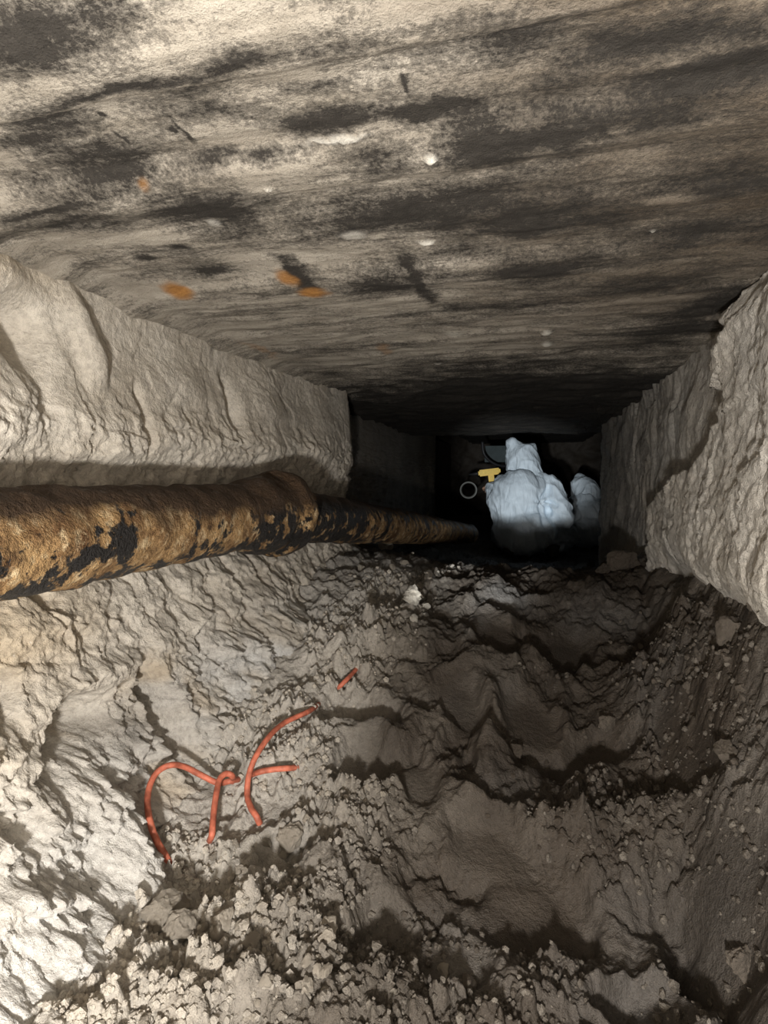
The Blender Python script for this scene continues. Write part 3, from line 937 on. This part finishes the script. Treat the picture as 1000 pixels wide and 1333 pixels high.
_sm = {}
floor_fine = lambda a, b: floor_height(a, b, False)
SPECIAL = [
    (537, 797, .030, 2, M_PALE_STONE, 'stone', 'pale angular stone lying alone on the slope below the far pipe', 'stone'),
    (503, 716, .030, 0, M_PALE_STONE, 'stone', 'pale flat stone touching the underside of the far pipe', 'stone'),
    (484, 782, .016, 1, M_PALE_STONE, 'stone', 'small pale stone left of the angular stone below the pipe', 'stone'),
    (510, 772, .016, 3, M_PALE_STONE, 'stone', 'small pale stone just above the angular stone below the pipe', 'stone'),
    (547, 768, .013, 4, M_CLOD, 'dirt_clod', 'small clod right above the angular stone below the pipe', 'clod'),
    (945, 990, .018, 3, M_MID, 'dirt_clod', 'round clod on the steep right bank at mid height', 'clod'),
    (950, 835, .026, 5, M_MID, 'dirt_clod', 'largest knobbly clod high on the right bank under the wall', 'clod'),
    (812, 742, .045, 0, M_DAMP, 'stone', 'dark flat stone at the foot of the right wall beside the pit', 'stone'),
    (785, 750, .024, 2, M_DAMP, 'stone', 'small dark stone left of the flat stone near the pit', 'stone'),
    (770, 738, .030, 4, M_DAMP, 'stone', 'dark slab of earth at the right edge of the pit', 'stone'),
    (862, 720, .030, 1, M_DAMP, 'stone', 'dark stone wedged under the right wall ledge', 'stone'),
    (380, 1100, .020, 1, M_CLOD, 'dirt_clod', 'smooth pale clod on the rim of the hollow right of the cord stem', 'clod'),
    (215, 1200, .026, 2, M_CLOD, 'dirt_clod', 'tall pale clod at the foot of the bright left mound', 'clod'),
    (240, 1215, .022, 3, M_CLOD, 'dirt_clod', 'pale clod right of the tall clod by the left mound', 'clod'),
    (290, 1215, .018, 4, M_CLOD, 'dirt_clod', 'flat pale clod at the upper edge of the lower left heap', 'clod'),
    (965, 1280, .016, 1, M_MID, 'dirt_clod', 'lumpy clod in the bottom right corner of the floor', 'clod'),
    (610, 1270, .010, 3, M_MID, 'dirt_clod', 'small lumpy clod at the bottom middle of the trampled floor', 'clod'),
    (790, 955, .017, 0, M_MID, 'dirt_clod', 'flat clod on the lip above the broken scarp right of centre', 'clod'),
    (672, 985, .017, 4, M_DAMP, 'dirt_clod', 'smooth brown clod below the clay ridge in mid floor', 'clod'),
]
stone_objs = [drop(*s, sink=.15) for s in SPECIAL]


def scatter(n, cx, cy, sx, sy, rmin, rmax, mat, label, group, seed):
    r = random.Random(seed)
    k = 0
    while k < n:
        px, py = r.gauss(cx, sx), r.gauss(cy, sy)
        if not (0 < px < 1000 and 700 < py < 1333): continue
        rr = rmin + (rmax - rmin) * r.random() ** 2.5
        drop(px, py, rr, r.randrange(6), mat, 'dirt_clod', label, 'clod', group)
        k += 1


scatter(46, 330, 1255, 75, 45, .004, .011, M_CLOD, 'small dry dirt clod in the crumbly heap at lower left', 'clods in the lower left heap', 11)
scatter(30, 300, 1120, 50, 22, .003, .008, M_CLOD, 'small dirt clod in the crumbs under the orange cord loops', 'clods under the orange cord', 12)
scatter(26, 500, 775, 35, 26, .007, .016, M_PALE_STONE, 'small pale rubble stone on the slope below the far pipe', 'rubble below the far pipe', 13)
scatter(34, 900, 850, 55, 65, .004, .012, M_MID, 'small clod on the crumbly bank at the foot of the right wall', 'clods on the right bank', 14)
scatter(28, 780, 1045, 60, 35, .004, .009, M_DAMP, 'small brown clod below the broken scarp right of centre', 'clods below the scarp', 15)
scatter(20, 420, 1040, 40, 40, .003, .008, M_CLOD, 'small dirt clod on the crumbly rise right of the cord', 'clods right of the cord', 16)


# loose crumbs nobody could count
def crumb_stuff():
    r = np.random.RandomState(5)
    ico = bmesh.new(); bmesh.ops.create_icosphere(ico, subdivisions=1, radius=1)
    bv = np.array([v.co[:] for v in ico.verts]); bf = np.array([[v.index for v in f.verts] for f in ico.faces]); ico.free()
    N = 26000
    yy = .36 * (2.4 / .36) ** (r.rand(N) ** 1.5); xx = r.uniform(-.5, .42, N)
    m = crumb_mask(xx, yy)
    fz_ = floor_height(xx, yy)
    keep = (r.rand(N) < sst(.3, .95, m)) & (xx > left_x(yy, fz_) + .012) & (xx < right_x(yy, fz_) - .012)
    xx, yy = xx[keep], yy[keep]
    zz = floor_height(xx, yy)
    n = len(xx)
    rad = (.0012 + .0042 * r.rand(n) ** 3) * (1 + .5 * sst(1, 2, yy))
    V = bv[None] * (1 + .35 * (r.rand(n, len(bv), 1) - .5)) * (rad[:, None, None] * (1 + .5 * (r.rand(n, 1, 3) - .5)))
    V = V + np.stack([xx, yy, zz + CAMZ + rad * .35], 1)[:, None]
    Fc = bf[None] + (np.arange(n) * len(bv))[:, None, None]
    me = bpy.data.meshes.new('dirt_crumbs')
    me.from_pydata(V.reshape(-1, 3).tolist(), [], Fc.reshape(-1, 3).tolist())
    for k, v in (('tone', np.repeat(np.clip(1.0 - .85 * sst(-.1, -.4, xx) - .2 * r.rand(n), 0, 1), len(bv))), ('grey', np.zeros(n * len(bv))), ('ochre', np.zeros(n * len(bv)))):
        a = me.attributes.new(k, 'FLOAT', 'POINT'); a.data.foreach_set('value', v.astype(np.float32))
    return tag(link('dirt_crumbs', me, M_DIRT, smooth=False), 'loose fine dirt crumbs scattered over the trampled floor', 'dirt', kind='stuff')


crumb_stuff()


# ------------------------------------------------------------------ people
def capsule(bm, p0, p1, r0, r1, seg=14):
    p0, p1 = Vector(p0), Vector(p1)
    d = p1 - p0
    L = d.length
    q = d.to_track_quat('Z', 'Y') if L > 1e-6 else Matrix.Identity(3).to_quaternion()
    rings = []
    nh = 6
    for i in range(nh + 1):
        a = -math.pi / 2 + (math.pi / 2) * i / nh
        rings.append((r0 * math.cos(a), r0 * math.sin(a)))
    for i in range(nh + 1):
        a = (math.pi / 2) * i / nh
        rings.append((r1 * math.cos(a), L + r1 * math.sin(a)))
    vs = []
    for rr, zz in rings:
        vs.append([bm.verts.new(p0 + q @ Vector((max(rr, 1e-4) * math.cos(2 * math.pi * k / seg), max(rr, 1e-4) * math.sin(2 * math.pi * k / seg), zz))) for k in range(seg)])
    for a, b in zip(vs[:-1], vs[1:]):
        for k in range(seg):
            bm.faces.new((a[k], a[(k + 1) % seg], b[(k + 1) % seg], b[k]))
    bm.faces.new(vs[0][::-1]); bm.faces.new(vs[-1])


def ellipsoid(bm, c, r, rot=None):
    m = Matrix.Translation(Vector(c)) @ (rot.to_4x4() if rot else Matrix.Identity(4)) @ Matrix.Diagonal((*r, 1))
    bmesh.ops.create_uvsphere(bm, u_segments=24, v_segments=16, radius=1, matrix=m)


def blend_mesh(name, bm, voxel, smooth):
    """One continuous skin over overlapping volumes."""
    me = bpy.data.meshes.new(name + '_volumes')
    bm.to_mesh(me); bm.free()
    ob = bpy.data.objects.new(name + '_volumes', me)
    COL.objects.link(ob)
    md = ob.modifiers.new('r', 'REMESH'); md.mode = 'VOXEL'; md.voxel_size = voxel
    sm = ob.modifiers.new('s', 'SMOOTH'); sm.factor = .5; sm.iterations = smooth
    dg = bpy.context.evaluated_depsgraph_get()
    out = bpy.data.meshes.new_from_object(ob.evaluated_get(dg))
    out.name = name
    bpy.data.objects.remove(ob); bpy.data.meshes.remove(me)
    return out


def coords(me):
    a = np.zeros(len(me.vertices) * 3, np.float32); me.vertices.foreach_get('co', a)
    b = np.zeros(len(me.vertices) * 3, np.float32); me.vertices.foreach_get('normal', b)
    return a.reshape(-1, 3), b.reshape(-1, 3)


def cut(me, test):
    bm = bmesh.new(); bm.from_mesh(me)
    bmesh.ops.delete(bm, geom=[f for f in bm.faces if test(f.calc_center_median())], context='FACES')
    bm.to_mesh(me); bm.free()


def make_person(loc, rotz, J, label, wr=0.016):
    """Crouching worker seen from behind, facing +Y. J: joints in person space."""
    root = empty('person', loc, (0, 0, rotz))
    tag(root, label, 'person')
    V = Vector
    head = V(J['head'])
    hr = Matrix.Rotation(J.get('head_turn', 0), 3, 'Z') @ Matrix.Rotation(J.get('head_nod', .35) * -1, 3, 'X')
    # --- body: one continuous skin, head with face, five-fingered hands
    bm = bmesh.new()
    ellipsoid(bm, head, (.074, .093, .112), hr)
    H_ = lambda x, y, z: head + hr @ V((x, y, z))
    capsule(bm, H_(0, .05, -.07), H_(0, .068, -.085), .042, .030)                # jaw and chin
    capsule(bm, H_(0, .090, .012), H_(0, .108, -.028), .010, .016, 10)           # nose
    capsule(bm, H_(-.022, .092, -.058), H_(.022, .092, -.058), .008, .008, 8)    # lips
    capsule(bm, H_(-.04, .082, .030), H_(.04, .082, .030), .012, .012, 8)        # brow
    for s in (-1, 1):
        ellipsoid(bm, H_(s * .078, -.004, -.005), (.012, .022, .034), hr)        # ears
    neck = V(J['neck'])
    capsule(bm, neck, head - hr @ V((0, .01, .06)), .062, .055)
    chest, pel = V(J['chest']), V(J['pelvis'])
    capsule(bm, pel + V((-.03, 0, 0)), chest + V((-.03, .02, 0)), .115, .115)
    capsule(bm, chest + V((-.02, .02, 0)), neck, .11, .06)
    for s, n in ((-1, 'L'), (1, 'R')):
        sh, el, wr_ = V(J['sh' + n]), V(J['el' + n]), V(J['wr' + n])
        capsule(bm, chest + V((0, .03, .04)), sh, .07, .05)
        capsule(bm, sh, el, .048, .040); capsule(bm, el, wr_, .042, .028)
        hp, kn, an, toe = V(J['hip' + n]), V(J['kn' + n]), V(J['an' + n]), V(J['toe' + n])
        capsule(bm, hp, kn, .095, .06); capsule(bm, kn, an, .058, .038); capsule(bm, an, toe, .038, .03)
        fwd = V(J['hand' + n]).normalized()
        side = fwd.cross(V((0, 0, 1))).normalized() * -s
        dn = V((0, 0, -1))
        pc = wr_ + fwd * .05
        capsule(bm, wr_, pc, .028, .030)
        for q in (-.6, 0, .6): capsule(bm, wr_ + fwd * .03 + side * q * .03, wr_ + fwd * .085 + side * q * .045, .016, .013, 10)
        for i, (q, L) in enumerate(((-1.0, .066), (-.33, .078), (.33, .074), (1.0, .056))):
            b = wr_ + fwd * .088 + side * q * .033
            m1 = b + (fwd * .8 + dn * .5).normalized() * L * .45
            m2 = m1 + (fwd * .25 + dn).normalized() * L * .32
            m3 = m2 + (fwd * -.5 + dn * .8).normalized() * L * .28
            capsule(bm, b, m1, .0095, .009, 10); capsule(bm, m1, m2, .009, .0085, 10); capsule(bm, m2, m3, .0085, .0075, 10)
        t0 = wr_ + fwd * .03 - side * .03
        t1 = t0 + (fwd * .6 - side * .6 + dn * .4).normalized() * .04
        t2 = t1 + (fwd * .8 + dn * .5 + side * .2).normalized() * .03
        capsule(bm, t0, t1, .013, .0105, 10); capsule(bm, t1, t2, .0105, .0085, 10)
    me = blend_mesh('body', bm, .0055, 3)
    link('body', me, M_SKIN, root)
    # eyes
    for s in (-1, 1):
        bm = bmesh.new(); ellipsoid(bm, H_(s * .031, .083, .010), (.013, .010, .010), hr)
        me = bpy.data.meshes.new('eye'); bm.to_mesh(me); bm.free(); link('eye', me, M_EYE, root)
    # --- coverall: torso, sleeves, trousers and hood in one fabric shell
    bm = bmesh.new()
    ellipsoid(bm, V(J['seat']), J['seat_r'])
    ellipsoid(bm, V(J['back']), J['back_r'])
    capsule(bm, pel + V((-.03, 0, 0)), chest + V((-.045, 0, 0)), .18, .165)
    capsule(bm, chest, neck, .16, .095)
    for n in 'LR':
        sh, el, wr_ = V(J['sh' + n]), V(J['el' + n]), V(J['wr' + n])
        capsule(bm, chest + V((0, .02, .06)), sh, .105, .080)
        capsule(bm, sh, el, .088, .078); capsule(bm, el, wr_, .076, .045)
        ellipsoid(bm, el + (sh - el) * .2, (.084, .09, .095))
        hp, kn, an = V(J['hip' + n]), V(J['kn' + n]), V(J['an' + n])
        capsule(bm, hp, kn, .125, .095); capsule(bm, kn, an, .09, .062)
    me = blend_mesh('coverall', bm, .007, 6)
    P, N = coords(me)
    wv = .05 * fbm(P[:, 0] * 5, P[:, 1] * 5, P[:, 2] * 5, 2)
    s1 = ridged((P[:, 0] + wv) * 6 + P[:, 2] * 2.5, P[:, 1] * 4, (P[:, 2] + wv) * 2.2, 1) - .7
    s2 = ridged((P[:, 0] + wv) * 14 + P[:, 2] * 5, P[:, 1] * 6, (P[:, 2] + wv) * 3.2, 1) - .7
    s3 = ridged((P[:, 0] + wv) * 4 + 9, P[:, 1] * 6, (P[:, 2] + wv) * 13 + P[:, 0] * 9, 1) - .7
    d = wr * (.9 * s1 + .55 * s2 + .6 * s3 * sst(.06, .20, np.abs(P[:, 0] + .04)))
    # deep fold where the hanging upper arm meets the back
    fx0 = J['shR'][0] - .035 + .02 * np.sin(P[:, 2] * 14)
    d = d - .022 * np.exp(-((P[:, 0] - fx0) / .016) ** 2) * sst(.17, .24, P[:, 2]) * sst(J['shR'][2] + .02, J['shR'][2] - .08, P[:, 2]) * sst(.16, .06, P[:, 1])
    # radiating creases from each armpit
    for n in 'LR':
        sh = np.array(J['sh' + n]); c = sh + np.array([(-.05 if n == 'R' else .05), -.05, -.10])
        v = P - c
        ang = np.arctan2(v[:, 2], v[:, 0]); rr = np.linalg.norm(v, axis=1)
        d = d + wr * .7 * np.sin(ang * 6 + 6 * fbm(P[:, 0] * 5, P[:, 1] * 5, P[:, 2] * 5, 2)) * np.exp(-(rr / .20) ** 2) * sst(.02, .08, rr)
    me.vertices.foreach_set('co', (P + N * d[:, None]).astype(np.float32).ravel())
    suit = link('coverall', me, M_SUIT, root)
    suit['label'] = 'creased white disposable coverall'
    # hood with open front, gathered neck and a soft peak
    bm = bmesh.new()
    ellipsoid(bm, H_(0, -.012, .0), (.122, .122, .135), hr)
    capsule(bm, H_(-.04, -.02, .06), H_(J.get('peak_x', -.045), -.03, .118), .085, .045)
    capsule(bm, H_(.05, -.02, .05), H_(.055, -.02, .07), .07, .06)
    capsule(bm, H_(-.07, -.02, -.06), H_(-.075, -.02, .03), .05, .05)
    capsule(bm, H_(0, -.02, -.05), neck + V((0, -.01, -.01)), .115, .120)
    me = blend_mesh('hood', bm, .007, 4)
    P, N = coords(me)
    d = .8 * wr * (ridged(P[:, 0] * 8 + 3, P[:, 1] * 7, P[:, 2] * 8, 1) - .7) + .4 * wr * (ridged(P[:, 0] * 17 + P[:, 2] * 8, P[:, 1] * 12, P[:, 2] * 9, 1) - .7)
    me.vertices.foreach_set('co', (P + N * d[:, None]).astype(np.float32).ravel())
    fc = H_(0, .125, -.01)
    cut(me, lambda c: (hr.transposed() @ (c - fc)).length < .085)
    hood = link('hood', me, M_SUIT, root)
    sol = hood.modifiers.new('fabric', 'SOLIDIFY'); sol.thickness = .003
    # dust mask and boots
    bm = bmesh.new(); ellipsoid(bm, H_(0, .092, -.045), (.042, .032, .040), hr)
    me = bpy.data.meshes.new('dust_mask'); bm.to_mesh(me); bm.free(); link('dust_mask', me, M_MASK, root)
    for n in 'LR':
        bm = bmesh.new()
        an, toe = V(J['an' + n]), V(J['toe' + n])
        capsule(bm, an, an + (toe - an) * .95, .052, .042); capsule(bm, an, an + (V(J['kn' + n]) - an) * .25, .052, .056)
        link('boot', blend_mesh('boot', bm, .008, 3), M_BOOT, root)
    return root


J1 = dict(head=(-.055, .20, .640), head_nod=.30, head_turn=.25, peak_x=-.075, neck=(-.02, .165, .54), chest=(-.02, .12, .43), pelvis=(-.02, .02, .19),
          seat=(-.03, .0, .17), seat_r=(.225, .19, .17), back=(-.075, .05, .345), back_r=(.205, .185, .245),
          shL=(-.165, .16, .475), elL=(-.235, .34, .36), wrL=(-.285, .47, .455), handL=(-.15, 1, .1),
          shR=(.135, .11, .465), elR=(.225, -.03, .265), wrR=(.16, .34, .20), handR=(-.3, 1, -.2),
          hipL=(-.10, .05, .16), knL=(-.20, .42, .10), anL=(-.13, .10, .06), toeL=(-.13, -.08, .045),
          hipR=(.10, .05, .15), knR=(.26, .36, .10), anR=(.14, .08, .06), toeR=(.15, -.09, .045))
gz = float(floor_height(np.array([0.0]), np.array([4.0]))[0]) + CAMZ
person1 = make_person((.0, 3.92, gz), 0, J1, 'person in a white hooded coverall crouching with back turned, nearer of the two workers')

J2 = dict(J1)
J2.update(head=(-.05, .16, .455), head_nod=.6, head_turn=.7, peak_x=-.02, neck=(-.02, .12, .37), chest=(0, .10, .30), back=(0, .05, .24), back_r=(.20, .18, .17),
          shL=(-.15, .14, .32), elL=(-.22, .34, .28), wrL=(-.12, .50, .26), handL=(.3, 1, -.1), shR=(.16, .14, .32), elR=(.22, .16, .18), wrR=(.16, .40, .16),
          seat_r=(.21, .18, .15), seat=(0, 0, .15), pelvis=(0, .02, .16))
gz2 = float(floor_height(np.array([.50]), np.array([5.0]))[0]) + CAMZ
person2 = make_person((.475, 4.95, gz2), -.15, J2, 'second person in a white coverall, half hidden behind the nearer worker at right')


# ------------------------------------------------------------------ things beside the workers
def box_bm(bm, c, s, bev=.004, rot=None):
    m = Matrix.Translation(Vector(c)) @ (rot.to_4x4() if rot else Matrix.Identity(4)) @ Matrix.Diagonal((*s, 1))
    g = bmesh.ops.create_cube(bm, size=1, matrix=m)
    es = {e for v in g['verts'] for e in v.link_edges}
    bmesh.ops.bevel(bm, geom=list(es), offset=bev, segments=2, affect='EDGES')


def bm_obj(name, bm, mat, parent):
    me = bpy.data.meshes.new(name); bm.to_mesh(me); bm.free()
    return link(name, me, mat, parent, smooth=False)


p = at(634, 617, 1, 4.52)
tool = empty('power_tool', W(p), (0, -.12, .1))
tag(tool, 'bright yellow hand tool held at the left of the nearer worker', 'tool')
bm = bmesh.new(); box_bm(bm, (.02, 0, .012), (.17, .06, .05), .010); bm_obj('housing', bm, M_YELLOW, tool)
bm = bmesh.new(); box_bm(bm, (.03, 0, -.045), (.045, .045, .085), .010); bm_obj('grip', bm, M_YELLOW, tool)
bm = bmesh.new(); box_bm(bm, (.03, 0, -.088), (.075, .06, .03), .006); bm_obj('battery', bm, M_BLACK, tool)
me = tube_mesh('bit', [(-.064, 0, .012), (-.085, 0, .012), (-.14, 0, .012)], [.018, .012, .006], 16); link('bit', me, M_BLACK, tool)

# white plastic pipe stub seen end on, left of the worker
c = at(610, 638, 1, 4.3)
stub = empty('plastic_pipe', W(c))
stub.rotation_euler = Vector((c[0], c[1], c[2] * .9)).to_track_quat('Y', 'Z').to_euler()
tag(stub, 'open end of a pale plastic pipe left of the nearer worker, beyond the rusty pipe', 'pipe')
bm = bmesh.new()
ro, ri, L = .064, .058, .8
ringv = []
for (rr, yy) in ((ro, L), (ro, .0), (ri, .0), (ri, L)):
    ringv.append([bm.verts.new((rr * math.cos(a * math.pi / 24), yy, rr * math.sin(a * math.pi / 24))) for a in range(48)])
for a, b in zip(ringv, ringv[1:]):
    for k in range(48): bm.faces.new((a[k], b[k], b[(k + 1) % 48], a[(k + 1) % 48]))
me = bpy.data.meshes.new('barrel'); bm.to_mesh(me); bm.free()
link('barrel', me, M_PVC, stub)

# dark hose drooping behind the hood and a dim grey sheet behind it
hp = [(628, 575, 4.7), (630, 590, 4.7), (638, 600, 4.72), (650, 606, 4.75), (664, 606, 4.8), (680, 600, 4.85)]
me = tube_mesh('hose', spline([W(at(*q[:2], 1, q[2])) for q in hp], 8), [.011] * 41, 14)
tag(link('hose', me, M_BLACK), 'black hose drooping in the dark behind the white hood', 'hose')
c = at(645, 591, 1, 5.0)
sheet = bpy.data.meshes.new('board')
bm = bmesh.new(); box_bm(bm, (0, 0, 0), (.18, .02, .14), .004)
bm.to_mesh(sheet); bm.free()
so = tag(link('board', sheet, M_BOARD, smooth=False), 'dim grey blue board in the dark left of the white hood', 'board')
so.location = W(c)
